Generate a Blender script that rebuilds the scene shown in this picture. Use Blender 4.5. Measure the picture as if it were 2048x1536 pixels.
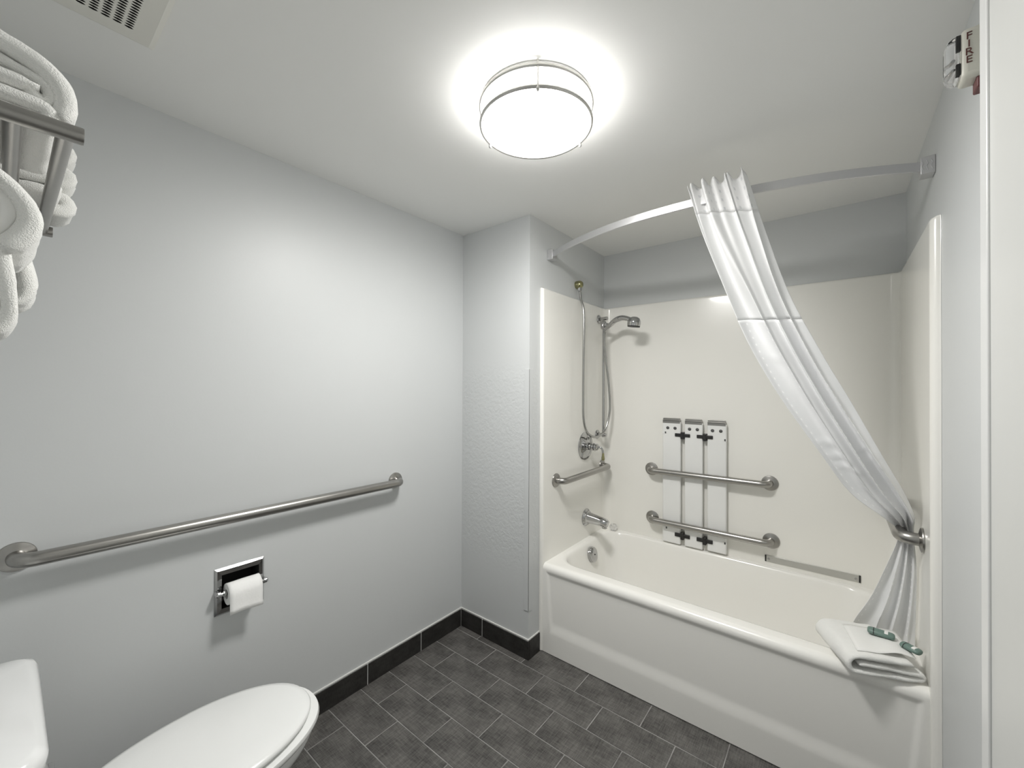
import bpy, bmesh, math, random
import numpy as np
from mathutils import Vector, Matrix, noise

random.seed(7)
for o in list(bpy.data.objects):
    bpy.data.objects.remove(o)
scene = bpy.context.scene
C = scene.collection

# ------------------------------------------------------------------ camera
YAW, PITCH, ROLL, FPX = math.radians(38.5667), math.radians(0.3874), math.radians(0.2658), 811.47
CAM = Vector((1.7802, 0.1058, 1.4468))
fw = Vector((-math.sin(YAW)*math.cos(PITCH), math.cos(YAW)*math.cos(PITCH), math.sin(PITCH)))
rt = Vector((math.cos(YAW), math.sin(YAW), 0))
up = rt.cross(fw)
rt2 = rt*math.cos(ROLL) + up*math.sin(ROLL)
up2 = up*math.cos(ROLL) - rt*math.sin(ROLL)
cd = bpy.data.cameras.new('camera')
cd.sensor_width = 36.0
cd.lens = FPX/2048*36.0
cd.clip_start = 0.02
cam = bpy.data.objects.new('camera', cd)
mw = Matrix((rt2, up2, -fw)).transposed().to_4x4()
mw.translation = CAM
cam.matrix_world = mw
C.objects.link(cam)
scene.camera = cam

# ------------------------------------------------------------------ world and exposure
w = bpy.data.worlds.new('world')
scene.world = w
w.use_nodes = True
w.node_tree.nodes['Background'].inputs[0].default_value = (0.9, 0.95, 1.0, 1)
w.node_tree.nodes['Background'].inputs[1].default_value = 0.0
vs = scene.view_settings
vs.view_transform = 'Standard'
vs.look = 'None'
vs.gamma = 1.0
vs.use_curve_mapping = False
vs.exposure = 0.95
LAMP, LAMP_SIDE = 54.0, 7.5    # emission of the lamp's lens and of its drum side
scene.cycles.max_bounces = 14
scene.cycles.diffuse_bounces = 9

# ------------------------------------------------------------------ room dimensions (metres)
X1, XR, X3 = 0.504, 2.040, 1.960      # partition edge, right wall, near right wall
Y0, YA, Y2, YN = 1.854, 1.957, 2.741, -0.06   # partition face, apron, far wall, near wall
H, HS, HR = 2.369, 1.994, 0.479       # ceiling, surround top, tub rim
XL, XRI, YB = 0.526, 2.016, 2.722     # inner faces of the surround

# ------------------------------------------------------------------ materials
def mat(name, col, rough=0.5, metal=0.0, spec=0.5, bump=None, vary=None, coat=0.0, emit=None,
        trans=0.0, sheen=0.0, stretch=None, ior=None):
    m = bpy.data.materials.new(name)
    m.use_nodes = True
    nt = m.node_tree
    b = nt.nodes['Principled BSDF']
    b.inputs['Base Color'].default_value = (*col, 1)
    b.inputs['Roughness'].default_value = rough
    b.inputs['Metallic'].default_value = metal
    b.inputs['Specular IOR Level'].default_value = spec
    b.inputs['Coat Weight'].default_value = coat
    b.inputs['Coat Roughness'].default_value = 0.08
    b.inputs['Transmission Weight'].default_value = trans
    b.inputs['Sheen Weight'].default_value = sheen
    if ior:
        b.inputs['IOR'].default_value = ior
    if emit:
        b.inputs['Emission Color'].default_value = (*emit[0], 1)
        b.inputs['Emission Strength'].default_value = emit[1]
    tc = nt.nodes.new('ShaderNodeTexCoord')
    src = tc.outputs['Object']
    if stretch:
        mp = nt.nodes.new('ShaderNodeMapping')
        mp.inputs['Scale'].default_value = stretch
        nt.links.new(src, mp.inputs['Vector'])
        src = mp.outputs['Vector']
    if vary:
        sc, c2, det = vary
        n = nt.nodes.new('ShaderNodeTexNoise')
        n.inputs['Scale'].default_value = sc
        n.inputs['Detail'].default_value = det
        nt.links.new(src, n.inputs['Vector'])
        mx = nt.nodes.new('ShaderNodeMix')
        mx.data_type = 'RGBA'
        mx.inputs['A'].default_value = (*col, 1)
        mx.inputs['B'].default_value = (*c2, 1)
        nt.links.new(n.outputs['Fac'], mx.inputs['Factor'])
        nt.links.new(mx.outputs['Result'], b.inputs['Base Color'])
    if bump:
        sc, st, dist = bump
        n = nt.nodes.new('ShaderNodeTexNoise')
        n.inputs['Scale'].default_value = sc
        n.inputs['Detail'].default_value = 3
        nt.links.new(src, n.inputs['Vector'])
        bp = nt.nodes.new('ShaderNodeBump')
        bp.inputs['Strength'].default_value = st
        bp.inputs['Distance'].default_value = dist
        nt.links.new(n.outputs['Fac'], bp.inputs['Height'])
        nt.links.new(bp.outputs['Normal'], b.inputs['Normal'])
    return m

M = {}
WALLC = (0.60, 0.615, 0.619)
M['paint'] = mat('wall_paint', WALLC, 0.42, spec=0.35, bump=(140, 0.06, 0.002), vary=(3, (0.59, 0.605, 0.609), 2))
M['ceil'] = mat('ceiling_paint', (0.89, 0.89, 0.875), 0.6, spec=0.3, bump=(90, 0.06, 0.002), vary=(2, (0.88, 0.88, 0.865), 2))
M['trim'] = mat('trim_paint', (0.68, 0.685, 0.68), 0.3, spec=0.5, bump=(60, 0.05, 0.002))
M['nearwall'] = mat('gloss_wall_paint', (0.60, 0.605, 0.59), 0.38, spec=0.4, bump=(7, 0.12, 0.01), vary=(3, (0.585, 0.59, 0.575), 2))
M['grout'] = mat('grout', (0.60, 0.59, 0.57), 0.9, bump=(200, 0.3, 0.002), vary=(6, (0.02, 0.02, 0.02), 6))
M['caulk'] = mat('white_caulk', (0.72, 0.72, 0.70), 0.5, bump=(50, 0.3, 0.003))
M['tub'] = mat('tub_gelcoat', (0.89, 0.88, 0.845), 0.22, spec=0.5, coat=0.3, vary=(1.5, (0.88, 0.87, 0.835), 1))
M['surround'] = mat('surround_gelcoat', (0.87, 0.86, 0.82), 0.25, spec=0.5, coat=0.35, vary=(2, (0.86, 0.85, 0.81), 2))
M['porcelain'] = mat('porcelain', (0.88, 0.885, 0.885), 0.10, spec=0.5, coat=0.4, vary=(2, (0.79, 0.80, 0.80), 1))
M['seatplastic'] = mat('seat_plastic', (0.88, 0.885, 0.88), 0.2, spec=0.5, vary=(2, (0.79, 0.80, 0.79), 1))
M['steel'] = mat('brushed_steel', (0.40, 0.39, 0.37), 0.30, metal=1.0, bump=(400, 0.05, 0.001), vary=(30, (0.36, 0.35, 0.335), 2))
M['chrome'] = mat('chrome', (0.50, 0.50, 0.50), 0.07, metal=1.0, vary=(5, (0.47, 0.47, 0.47), 1))
M['brass'] = mat('worn_brass', (0.42, 0.40, 0.20), 0.22, metal=1.0, vary=(40, (0.34, 0.33, 0.20), 3))
M['hose'] = mat('ribbed_steel_hose', (0.44, 0.44, 0.43), 0.22, metal=1.0, bump=(900, 0.2, 0.001))
M['strip'] = mat('satin_steel_strip', (0.60, 0.60, 0.58), 0.38, metal=0.8, bump=(300, 0.05, 0.001), stretch=(1, 1, 12))
M['nickel'] = mat('brushed_nickel', (0.62, 0.61, 0.59), 0.32, metal=1.0, bump=(300, 0.05, 0.001))
M['rod'] = mat('satin_aluminium', (0.62, 0.62, 0.63), 0.42, metal=0.75, bump=(200, 0.05, 0.001))
M['black'] = mat('black_plastic', (0.012, 0.012, 0.012), 0.4, vary=(20, (0.02, 0.02, 0.02), 2))
M['darkhole'] = mat('dark_interior', (0.004, 0.004, 0.004), 0.8, vary=(10, (0.008, 0.008, 0.008), 2))  # near-black colour stands in for the shade inside openings
M['slat'] = mat('white_bench_plastic', (0.87, 0.875, 0.865), 0.35, bump=(250, 0.1, 0.001), vary=(4, (0.76, 0.765, 0.755), 2))
M['rivet'] = mat('grey_rivet', (0.06, 0.06, 0.06), 0.5, vary=(30, (0.09, 0.09, 0.09), 2))
M['terry'] = mat('white_terry', (0.90, 0.90, 0.875), 0.95, spec=0.1, sheen=0.3, bump=(520, 0.8, 0.0028), vary=(60, (0.85, 0.85, 0.825), 3))
M['hem'] = mat('flat_woven_hem', (0.80, 0.80, 0.78), 0.9, spec=0.1, bump=(250, 0.2, 0.002))
M['paper'] = mat('tissue_paper', (0.88, 0.88, 0.87), 0.9, spec=0.1, bump=(120, 0.25, 0.002), vary=(8, (0.86, 0.86, 0.85), 2))
M['card'] = mat('white_card', (0.82, 0.82, 0.80), 0.7, spec=0.2, bump=(40, 0.1, 0.002))
M['green'] = mat('sage_green_wrapper', (0.16, 0.235, 0.205), 0.4, vary=(25, (0.12, 0.19, 0.165), 2), bump=(60, 0.3, 0.003))
M['vent'] = mat('cream_vent_plastic', (0.80, 0.79, 0.74), 0.45, vary=(4, (0.78, 0.77, 0.72), 2))
M['alarm'] = mat('ivory_alarm_plastic', (0.66, 0.65, 0.58), 0.4, vary=(6, (0.64, 0.63, 0.56), 2))
M['letter'] = mat('dark_red_ink', (0.10, 0.035, 0.03), 0.6, vary=(50, (0.13, 0.05, 0.04), 2))
M['redplate'] = mat('dull_red_plate', (0.15, 0.05, 0.05), 0.5, vary=(30, (0.12, 0.045, 0.045), 2))
M['lens'] = mat('clear_lens', (0.97, 0.97, 0.97), 0.03, trans=1.0, ior=1.3)
M['crystal'] = mat('clear_acrylic', (0.96, 0.96, 0.96), 0.04, trans=0.75, ior=1.45)
M['diffuser'] = mat('lit_opal_diffuser', (0.9, 0.9, 0.88), 0.5, emit=((1.0, 0.985, 0.955), LAMP))
M['drum'] = mat('lit_opal_drum', (0.9, 0.9, 0.88), 0.5, emit=((1.0, 0.985, 0.955), LAMP_SIDE))
M['whitemetal'] = mat('white_enamel', (0.80, 0.80, 0.79), 0.4)
M['rubber'] = mat('white_bumper', (0.7, 0.7, 0.69), 0.6)

def tile_mat(name, c1, c2):
    m = bpy.data.materials.new(name)
    m.use_nodes = True
    nt = m.node_tree
    N, Lk = nt.nodes, nt.links
    b = N['Principled BSDF']
    b.inputs['Roughness'].default_value = 0.42
    b.inputs['Specular IOR Level'].default_value = 0.35
    tc = N.new('ShaderNodeTexCoord')
    geo = N.new('ShaderNodeObjectInfo')
    outs = []
    for sc in ((260, 22, 60), (22, 260, 60)):
        mp = N.new('ShaderNodeMapping')
        mp.inputs['Scale'].default_value = sc
        Lk.new(tc.outputs['Object'], mp.inputs['Vector'])
        Lk.new(geo.outputs['Random'], mp.inputs['Location'])
        n = N.new('ShaderNodeTexNoise')
        n.inputs['Scale'].default_value = 1.0
        n.inputs['Detail'].default_value = 4
        Lk.new(mp.outputs['Vector'], n.inputs['Vector'])
        outs.append(n.outputs['Fac'])
    cl = N.new('ShaderNodeTexNoise')
    cl.inputs['Scale'].default_value = 9
    cl.inputs['Detail'].default_value = 4
    Lk.new(tc.outputs['Object'], cl.inputs['Vector'])
    a = N.new('ShaderNodeMath'); a.operation = 'ADD'
    Lk.new(outs[0], a.inputs[0]); Lk.new(outs[1], a.inputs[1])
    a2 = N.new('ShaderNodeMath'); a2.operation = 'ADD'
    Lk.new(a.outputs[0], a2.inputs[0]); Lk.new(cl.outputs['Fac'], a2.inputs[1])
    mr = N.new('ShaderNodeMapRange')
    mr.inputs['From Min'].default_value = 1.1
    mr.inputs['From Max'].default_value = 1.9
    Lk.new(a2.outputs[0], mr.inputs['Value'])
    mx = N.new('ShaderNodeMix'); mx.data_type = 'RGBA'
    mx.inputs['A'].default_value = (*c1, 1); mx.inputs['B'].default_value = (*c2, 1)
    Lk.new(mr.outputs['Result'], mx.inputs['Factor'])
    Lk.new(mx.outputs['Result'], b.inputs['Base Color'])
    bp = N.new('ShaderNodeBump')
    bp.inputs['Strength'].default_value = 0.25
    bp.inputs['Distance'].default_value = 0.002
    Lk.new(a.outputs[0], bp.inputs['Height'])
    Lk.new(bp.outputs['Normal'], b.inputs['Normal'])
    return m
M['tile'] = tile_mat('dark_linen_tile', (0.042, 0.040, 0.038), (0.165, 0.158, 0.149))
M['basetile'] = tile_mat('black_linen_tile', (0.016, 0.015, 0.014), (0.042, 0.040, 0.038))

def rough_paint():
    # partition wall: lumpy re-plastered paint between knee and chest height
    m = mat('patched_wall_paint', WALLC, 0.40, spec=0.35)
    nt = m.node_tree
    N, Lk = nt.nodes, nt.links
    b = N['Principled BSDF']
    g = N.new('ShaderNodeNewGeometry')
    sx = N.new('ShaderNodeSeparateXYZ')
    Lk.new(g.outputs['Position'], sx.inputs[0])
    def rng(a, c):
        r = N.new('ShaderNodeMapRange')
        r.inputs['From Min'].default_value = a
        r.inputs['From Max'].default_value = c
        Lk.new(sx.outputs['Z'], r.inputs['Value'])
        return r.outputs['Result']
    lo, hi = rng(0.42, 0.60), rng(1.60, 1.50)
    mu = N.new('ShaderNodeMath'); mu.operation = 'MULTIPLY'
    Lk.new(lo, mu.inputs[0]); Lk.new(hi, mu.inputs[1])
    n = N.new('ShaderNodeTexNoise')
    n.inputs['Scale'].default_value = 48; n.inputs['Detail'].default_value = 5
    n.inputs['Distortion'].default_value = 0.6
    Lk.new(g.outputs['Position'], n.inputs['Vector'])
    ad = N.new('ShaderNodeMath'); ad.operation = 'MULTIPLY_ADD'
    ad.inputs[1].default_value = 0.75; ad.inputs[2].default_value = 0.08
    Lk.new(mu.outputs[0], ad.inputs[0])
    h = N.new('ShaderNodeMath'); h.operation = 'MULTIPLY'
    Lk.new(n.outputs['Fac'], h.inputs[0]); Lk.new(ad.outputs[0], h.inputs[1])
    bp = N.new('ShaderNodeBump')
    bp.inputs['Strength'].default_value = 0.42; bp.inputs['Distance'].default_value = 0.008
    Lk.new(h.outputs[0], bp.inputs['Height'])
    Lk.new(bp.outputs['Normal'], b.inputs['Normal'])
    return m
M['patched'] = rough_paint()

def fabric(name, base, dots):
    # UV in metres across (u) and along (v) the cloth; woven dots slightly whiter or greyer
    m = mat(name, base, 0.55, spec=0.3, sheen=0.15)
    nt = m.node_tree
    N, Lk = nt.nodes, nt.links
    b = N['Principled BSDF']
    uv = N.new('ShaderNodeUVMap')
    n = N.new('ShaderNodeTexNoise')
    n.inputs['Scale'].default_value = 14; n.inputs['Detail'].default_value = 4
    Lk.new(uv.outputs['UV'], n.inputs['Vector'])
    bp = N.new('ShaderNodeBump')
    bp.inputs['Strength'].default_value = 0.22; bp.inputs['Distance'].default_value = 0.006
    Lk.new(n.outputs['Fac'], bp.inputs['Height'])
    Lk.new(bp.outputs['Normal'], b.inputs['Normal'])
    if dots:
        pu, pv, size, dcol = dots
        sx = N.new('ShaderNodeSeparateXYZ')
        Lk.new(uv.outputs['UV'], sx.inputs[0])
        fs = []
        for o, p in (('X', pu), ('Y', pv)):
            d = N.new('ShaderNodeMath'); d.operation = 'DIVIDE'; d.inputs[1].default_value = p
            Lk.new(sx.outputs[o], d.inputs[0])
            f = N.new('ShaderNodeMath'); f.operation = 'FRACT'
            Lk.new(d.outputs[0], f.inputs[0])
            s = N.new('ShaderNodeMath'); s.operation = 'SUBTRACT'; s.inputs[1].default_value = 0.5
            Lk.new(f.outputs[0], s.inputs[0])
            a = N.new('ShaderNodeMath'); a.operation = 'ABSOLUTE'
            Lk.new(s.outputs[0], a.inputs[0])
            c = N.new('ShaderNodeMath'); c.operation = 'LESS_THAN'; c.inputs[1].default_value = size/p/2
            Lk.new(a.outputs[0], c.inputs[0])
            fs.append(c.outputs[0])
        mu = N.new('ShaderNodeMath'); mu.operation = 'MULTIPLY'
        Lk.new(fs[0], mu.inputs[0]); Lk.new(fs[1], mu.inputs[1])
        mx = N.new('ShaderNodeMix'); mx.data_type = 'RGBA'
        mx.inputs['A'].default_value = (*base, 1); mx.inputs['B'].default_value = (*dcol, 1)
        Lk.new(mu.outputs[0], mx.inputs['Factor'])
        Lk.new(mx.outputs['Result'], b.inputs['Base Color'])
    return m
M['header'] = fabric('curtain_header_cloth', (0.82, 0.82, 0.82), (0.045, 0.028, 0.009, (0.66, 0.67, 0.68)))
M['curtain'] = fabric('curtain_plain_cloth', (0.79, 0.795, 0.795), None)
M['curtain2'] = fabric('curtain_dotted_cloth', (0.81, 0.815, 0.82), (0.13, 0.030, 0.009, (0.95, 0.95, 0.95)))

# ------------------------------------------------------------------ mesh helpers
class MB:
    def __init__(s):
        s.v, s.f = [], []
    def add(s, vs, fs):
        n = len(s.v)
        s.v += [tuple(p) for p in vs]
        s.f += [tuple(i+n for i in f) for f in fs]
        return s
    def box(s, a, b):
        (x0, y0, z0), (x1, y1, z1) = a, b
        return s.add([(x0,y0,z0),(x1,y0,z0),(x1,y1,z0),(x0,y1,z0),(x0,y0,z1),(x1,y0,z1),(x1,y1,z1),(x0,y1,z1)],
                     [(3,2,1,0),(4,5,6,7),(0,1,5,4),(1,2,6,5),(2,3,7,6),(3,0,4,7)])
    def loft(s, loops, closed=True, cap0=False, cap1=False):
        n = len(loops[0])
        vs = [p for l in loops for p in l]
        fs = []
        for i in range(len(loops)-1):
            for j in range(n if closed else n-1):
                k = (j+1) % n
                fs.append((i*n+j, i*n+k, (i+1)*n+k, (i+1)*n+j))
        if cap0: fs.append(tuple(reversed(range(n))))
        if cap1: fs.append(tuple((len(loops)-1)*n+j for j in range(n)))
        return s.add(vs, fs)
    def tube(s, path, r, seg=16, caps=True, flat=None):
        P = [Vector(p) for p in path]
        rs = r if isinstance(r, (list, tuple)) else [r]*len(P)
        loops = []
        t0 = (P[1]-P[0]).normalized()
        ref = Vector((0,0,1)) if abs(t0.z) < 0.9 else Vector((1,0,0))
        nrm = (ref - t0*ref.dot(t0)).normalized()
        for i, p in enumerate(P):
            t = (P[min(i+1,len(P)-1)]-P[max(i-1,0)]).normalized()
            nrm = (nrm - t*nrm.dot(t)).normalized()
            bn = t.cross(nrm)
            if flat:
                loops.append([p + nrm*a + bn*b for a, b in flat])
            else:
                loops.append([p + (nrm*math.cos(2*math.pi*k/seg) + bn*math.sin(2*math.pi*k/seg))*rs[i] for k in range(seg)])
        return s.loft(loops, True, caps, caps)
    def lathe(s, prof, origin, axis=(0,0,1), seg=32, cap0=False, cap1=False):
        # prof: list of (radius, height along axis)
        ax = Vector(axis).normalized()
        ref = Vector((0,0,1)) if abs(ax.z) < 0.9 else Vector((1,0,0))
        a = (ref - ax*ref.dot(ax)).normalized()
        b = ax.cross(a)
        o = Vector(origin)
        loops = [[o + ax*h + (a*math.cos(2*math.pi*k/seg) + b*math.sin(2*math.pi*k/seg))*max(r,1e-5) for k in range(seg)] for r, h in prof]
        return s.loft(loops, True, cap0, cap1)

ORG = {}
def obj(name, mb, m, parent=None, smooth=True, bevel=0, origin=None, sub=0, angle=35):
    if parent is not None:
        o = ORG[parent.name]
    elif origin is not None:
        o = Vector(origin)
    else:
        o = Vector((0,0,0))
    me = bpy.data.meshes.new(name)
    me.from_pydata([tuple(Vector(p)-o) for p in mb.v], [], mb.f)
    me.validate()
    bm = bmesh.new(); bm.from_mesh(me)
    bmesh.ops.recalc_face_normals(bm, faces=bm.faces)
    bm.to_mesh(me); bm.free()
    if m: me.materials.append(M[m])
    ob = bpy.data.objects.new(name, me)
    C.objects.link(ob)
    if parent is not None:
        ob.parent = parent
    else:
        ob.location = o
    ORG[ob.name] = o
    if bevel:
        bv = ob.modifiers.new('bevel', 'BEVEL')
        bv.width = bevel; bv.segments = 3; bv.limit_method = 'ANGLE'; bv.angle_limit = math.radians(40)
    if sub:
        sb = ob.modifiers.new('subd', 'SUBSURF')
        sb.levels = sb.render_levels = sub
    if smooth:
        me.polygons.foreach_set('use_smooth', [True]*len(me.polygons))
        me.set_sharp_from_angle(angle=math.radians(angle))
    return ob
def thing(name, loc, label, cat, group=None):
    o = bpy.data.objects.new(name, None)
    o.empty_display_size = 0.05
    o.location = loc
    C.objects.link(o)
    ORG[o.name] = Vector(loc)
    return tag(o, label, cat, group)
def tag(o, label, cat, group=None):
    o['label'] = label; o['category'] = cat
    if group: o['group'] = group
    return o
def struct(name, mb, m, label=None, cat=None, **k):
    o = obj(name, mb, m, **k)
    o['kind'] = 'structure'
    if label: o['label'] = label
    if cat: o['category'] = cat
    return o
def fillet(pts, r, n=8):
    P = [Vector(p) for p in pts]
    out = [P[0]]
    for i in range(1, len(P)-1):
        a, b = (P[i-1]-P[i]), (P[i+1]-P[i])
        rr = r if not isinstance(r, (list, tuple)) else r[i-1]
        la, lb = a.normalized(), b.normalized()
        ang = la.angle(lb)
        d = min(rr/math.tan(ang/2), a.length*0.95, b.length*0.95)
        p0, p1 = P[i]+la*d, P[i]+lb*d
        for k in range(n+1):
            t = k/n
            out.append(p0*(1-t)**2 + P[i]*2*t*(1-t) + p1*t*t)
    out.append(P[-1])
    return out
def spline(pts, n=8):
    P = [np.array(p, float) for p in pts]
    P = [2*P[0]-P[1]] + P + [2*P[-1]-P[-2]]
    out = []
    for i in range(1, len(P)-2):
        for k in range(n):
            t = k/n
            out.append(0.5*((2*P[i]) + (-P[i-1]+P[i+1])*t + (2*P[i-1]-5*P[i]+4*P[i+1]-P[i+2])*t*t + (-P[i-1]+3*P[i]-3*P[i+1]+P[i+2])*t**3))
    out.append(P[-2])
    return [tuple(p) for p in out]
def smooth01(t):
    t = min(1.0, max(0.0, t))
    return t*t*(3-2*t)

# ================================================================== THE ROOM
T = 0.10
TP = (0.612, 0.742, 0.618, 0.748)    # opening of the recessed paper holder: y0,y1,z0,z1
wl = MB()
wl.box((-T, YN-T, 0), (0, TP[0], H)); wl.box((-T, TP[1], 0), (0, Y2, H))
wl.box((-T, TP[0], 0), (0, TP[1], TP[2])); wl.box((-T, TP[0], TP[3]), (0, TP[1], H))
struct('wall_left', wl, 'paint', 'pale grey painted wall behind the toilet grab bar', 'wall', smooth=False)
struct('wall_partition', MB().box((0.0, Y0, 0), (X1, Y2, H)), 'patched', 'pale grey boxed-out wall with lumpy patched paint beside the tub', 'wall', smooth=False)
struct('wall_far', MB().box((-T, Y2, 0), (XR+T, Y2+T, H)), 'paint', 'grey wall above the tub surround', 'wall', smooth=False)
struct('wall_right', MB().box((XR, 0.9, 0), (XR+T, Y2, H)), 'paint', 'grey side wall carrying the fire alarm', 'wall', smooth=False)
struct('wall_entry', MB().box((X3, YN, 0), (XR+T, 1.030, H)), 'nearwall', 'glossy white wall face ending in a corner trim', 'wall', smooth=False)
struct('wall_near', MB().box((-T, YN-T, 0), (XR+T, YN, H)), 'paint', 'pale grey wall behind the toilet tank', 'wall', smooth=False)
struct('ceiling', MB().box((-T, YN-T, H), (XR+T, Y2+T, H+T)), 'ceil', 'matte grey-white ceiling', 'ceiling', smooth=False)
floor = struct('floor', MB().box((-T, YN-T, -T), (XR+T, Y2+T, 0.0)), 'grout', 'dark linen-look tile floor laid in half bond', 'floor', smooth=False)
# trim strip on the outer corner of the entry wall
struct('trim_1', MB().box((X3-0.0035, 1.0175, 0), (X3+0.02, 1.0545, H)), 'trim', 'narrow white corner trim strip', 'trim', bevel=0.003)
# painted corner guard on the partition
cg = MB()
cg.box((X1-0.028, Y0-0.0035, 0.255), (X1+0.003, Y0, 1.542))
cg.box((X1, Y0-0.0035, 0.255), (X1+0.003, Y0+0.028, 1.542))
struct('trim_2', cg, 'paint', 'painted-over plastic corner guard on the partition edge', 'trim', bevel=0.0012)

# floor tiles: shared meshes for full tiles
TL_, TW_, G = 0.318, 0.157, 0.0034
def tile_mesh(lx, ly, h=0.006):
    m = MB().box((-lx/2, -ly/2, -h), (lx/2, ly/2, 0))
    me = bpy.data.meshes.new('tile')
    me.from_pydata(m.v, [], m.f)
    bm = bmesh.new(); bm.from_mesh(me)
    top = [e for e in bm.edges if all(v.co.z > -1e-6 for v in e.verts)]
    bmesh.ops.bevel(bm, geom=top, offset=0.0012, segments=1, affect='EDGES')
    bmesh.ops.recalc_face_normals(bm, faces=bm.faces)
    bm.to_mesh(me); bm.free()
    me.materials.append(M['tile'])
    return me
full = tile_mesh(TL_-G, TW_-G)
j0 = 1.024
for k in range(-7, 6):
    ya, yb = j0+TW_*k, j0+TW_*(k+1)
    if yb < YN or ya > YA: continue
    ph = (0.300 if k % 2 == 0 else 0.147) + 0.005*k
    x = ph - TL_*2
    ya_, yb_ = max(ya, YN), min(yb, YA+0.03)
    while x < X3+0.1:
        xa, xb = max(x, 0.0), min(x+TL_, XR)
        x += TL_
        if xb-xa < 0.012 or yb_-ya_ < 0.012: continue
        fullt = abs(xb-xa-TL_) < 1e-6 and abs(yb_-ya_-TW_) < 1e-6
        me = full if fullt else tile_mesh(xb-xa-G, yb_-ya_-G)
        t = bpy.data.objects.new('tile', me)
        t.location = ((xa+xb)/2, (ya_+yb_)/2, 0.0014+random.uniform(-0.0003, 0.0003))
        t.parent = floor
        C.objects.link(t)

# skirting tiles
def skirting(name, label, segs, bead):
    base = struct(name, MB().box(*bead[0]), 'caulk', label, 'baseboard', bevel=0.002)
    for a, b in segs:
        obj('skirting_tile', MB().box(a, b), 'basetile', base, bevel=0.0015, smooth=False)
    obj('grout_line', MB().box(*bead[1]), 'caulk', base, smooth=False)
    return base
hb = 0.100
segs = []
for a, b in ((-0.06, 0.262), (0.262, 0.584), (0.584, 0.90), (0.90, 1.218), (1.218, 1.542), (1.542, Y0-0.009)):
    segs.append(((0.0005, a+0.0015, 0.0), (0.009, b-0.0015, hb)))
skirting('baseboard_left', 'black tile skirting with white caulk along the toilet wall', segs, [((0.0, YN, hb), (0.006, Y0, hb+0.009)), ((0.0, YN, 0.001), (0.0080, Y0, hb))])
segs = [((0.0015, Y0-0.009, 0.0), (0.178, Y0-0.0005, hb)), ((0.181, Y0-0.009, 0.0), (X1+0.008, Y0-0.0005, hb)),
        ((X1+0.0005, Y0+0.001, 0.0), (X1+0.009, YA-0.006, hb))]
skirting('baseboard_partition', 'black tile skirting wrapping the partition corner', segs, [((0.0, Y0-0.006, hb), (X1+0.006, Y0, hb+0.009)), ((0.0, Y0-0.0080, 0.001), (X1+0.004, Y0, hb))])
b2 = obj('caulk_bead', MB().box((X1, Y0-0.004, hb), (X1+0.006, YA-0.005, hb+0.009)), 'caulk', bpy.data.objects['baseboard_partition'], bevel=0.002)
segs = [((XR-0.009, a, 0.0), (XR-0.0005, a+0.315, hb)) for a in (1.06, 1.378)]
segs.append(((XR-0.009, 1.696, 0.0), (XR-0.0005, YA-0.03, hb)))
skirting('baseboard_right', 'black tile skirting under the fire alarm wall', segs, [((XR-0.006, 1.06, hb), (XR, YA-0.03, hb+0.009)), ((XR-0.008, 1.06, 0.001), (XR, YA-0.03, hb))])

# ================================================================== BATHTUB AND SURROUND
tub = thing('bathtub', ((X1+XR)/2, YA, 0), 'one-piece cream white bathtub with glossy surround and recessed apron', 'bathtub')
# apron with recessed panel
zs = []
rows = []
for k in range(9):                                    # rolled front lip
    a = math.pi/2*k/8
    rows.append((YA+0.028-0.028*math.sin(a), HR-0.028+0.028*math.cos(a)))
for z in (0.447, 0.443, 0.438, 0.432, 0.426, 0.42, 0.40, 0.35, 0.30, 0.25, 0.20, 0.182, 0.176, 0.170, 0.162, 0.150, 0.138, 0.126, 0.118, 0.113, 0.106, 0.09, 0.05, 0.005):
    rows.append((YA, z))
cols = sorted(set([X1+0.0005, X1+0.02, X1+0.03] + [X1+0.034+0.003*k for k in range(26)] + list(np.linspace(X1+0.115, XR-0.095, 28)) + [XR-0.088+0.003*k for k in range(26)] + [XR-0.01, XR-0.0005]))
def recess(x, z):
    if z >= 0.4475: return 0.0
    fz = smooth01((0.447-z)/0.027) if z > 0.3 else smooth01((z-0.112)/0.064)
    xl = X1+0.040 + (0.44-z)*0.09
    xr = XR-0.034 - (0.44-z)*0.09
    fx = smooth01((x-xl)/0.020)*smooth01((xr-x)/0.020)
    depth = 0.0085
    return depth*min(fx, fz)
ap = MB()
vs_ = [(x, y+recess(x, z), z) for (y, z) in rows for x in cols]
n = len(cols)
fs_ = [(i*n+j, i*n+j+1, (i+1)*n+j+1, (i+1)*n+j) for i in range(len(rows)-1) for j in range(n-1)]
ap.add(vs_, fs_)
obj('apron', ap, 'tub', tub, angle=60)
# basin: rounded rectangles from the deck down
def rrect(x0, x1, y0, y1, r, z, kc=10, ks=14):
    pts = []
    cs = [((x1-r, y0+r), -90), ((x1-r, y1-r), 0), ((x0+r, y1-r), 90), ((x0+r, y0+r), 180)]
    for ci in range(4):
        (cx, cy), a0 = cs[ci]
        arc = [(cx+r*math.cos(math.radians(a0+90*k/kc)), cy+r*math.sin(math.radians(a0+90*k/kc))) for k in range(kc+1)]
        pts += arc
        (nx, ny), b0 = cs[(ci+1) % 4]
        nxt = (nx+r*math.cos(math.radians(b0)), ny+r*math.sin(math.radians(b0)))
        for k in range(1, ks):
            t = k/ks
            pts.append((arc[-1][0]*(1-t)+nxt[0]*t, arc[-1][1]*(1-t)+nxt[1]*t))
    return [(x, y, z) for x, y in pts]
bx0, bx1, by0, by1 = 0.560, 1.950, 2.040, 2.700
loops = [rrect(XL-0.012, XRI+0.02, YA+0.028, YB+0.008, 0.008, HR),
         rrect(bx0-0.012, bx1+0.012, by0-0.012, by1+0.008, 0.13, HR)]
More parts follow.
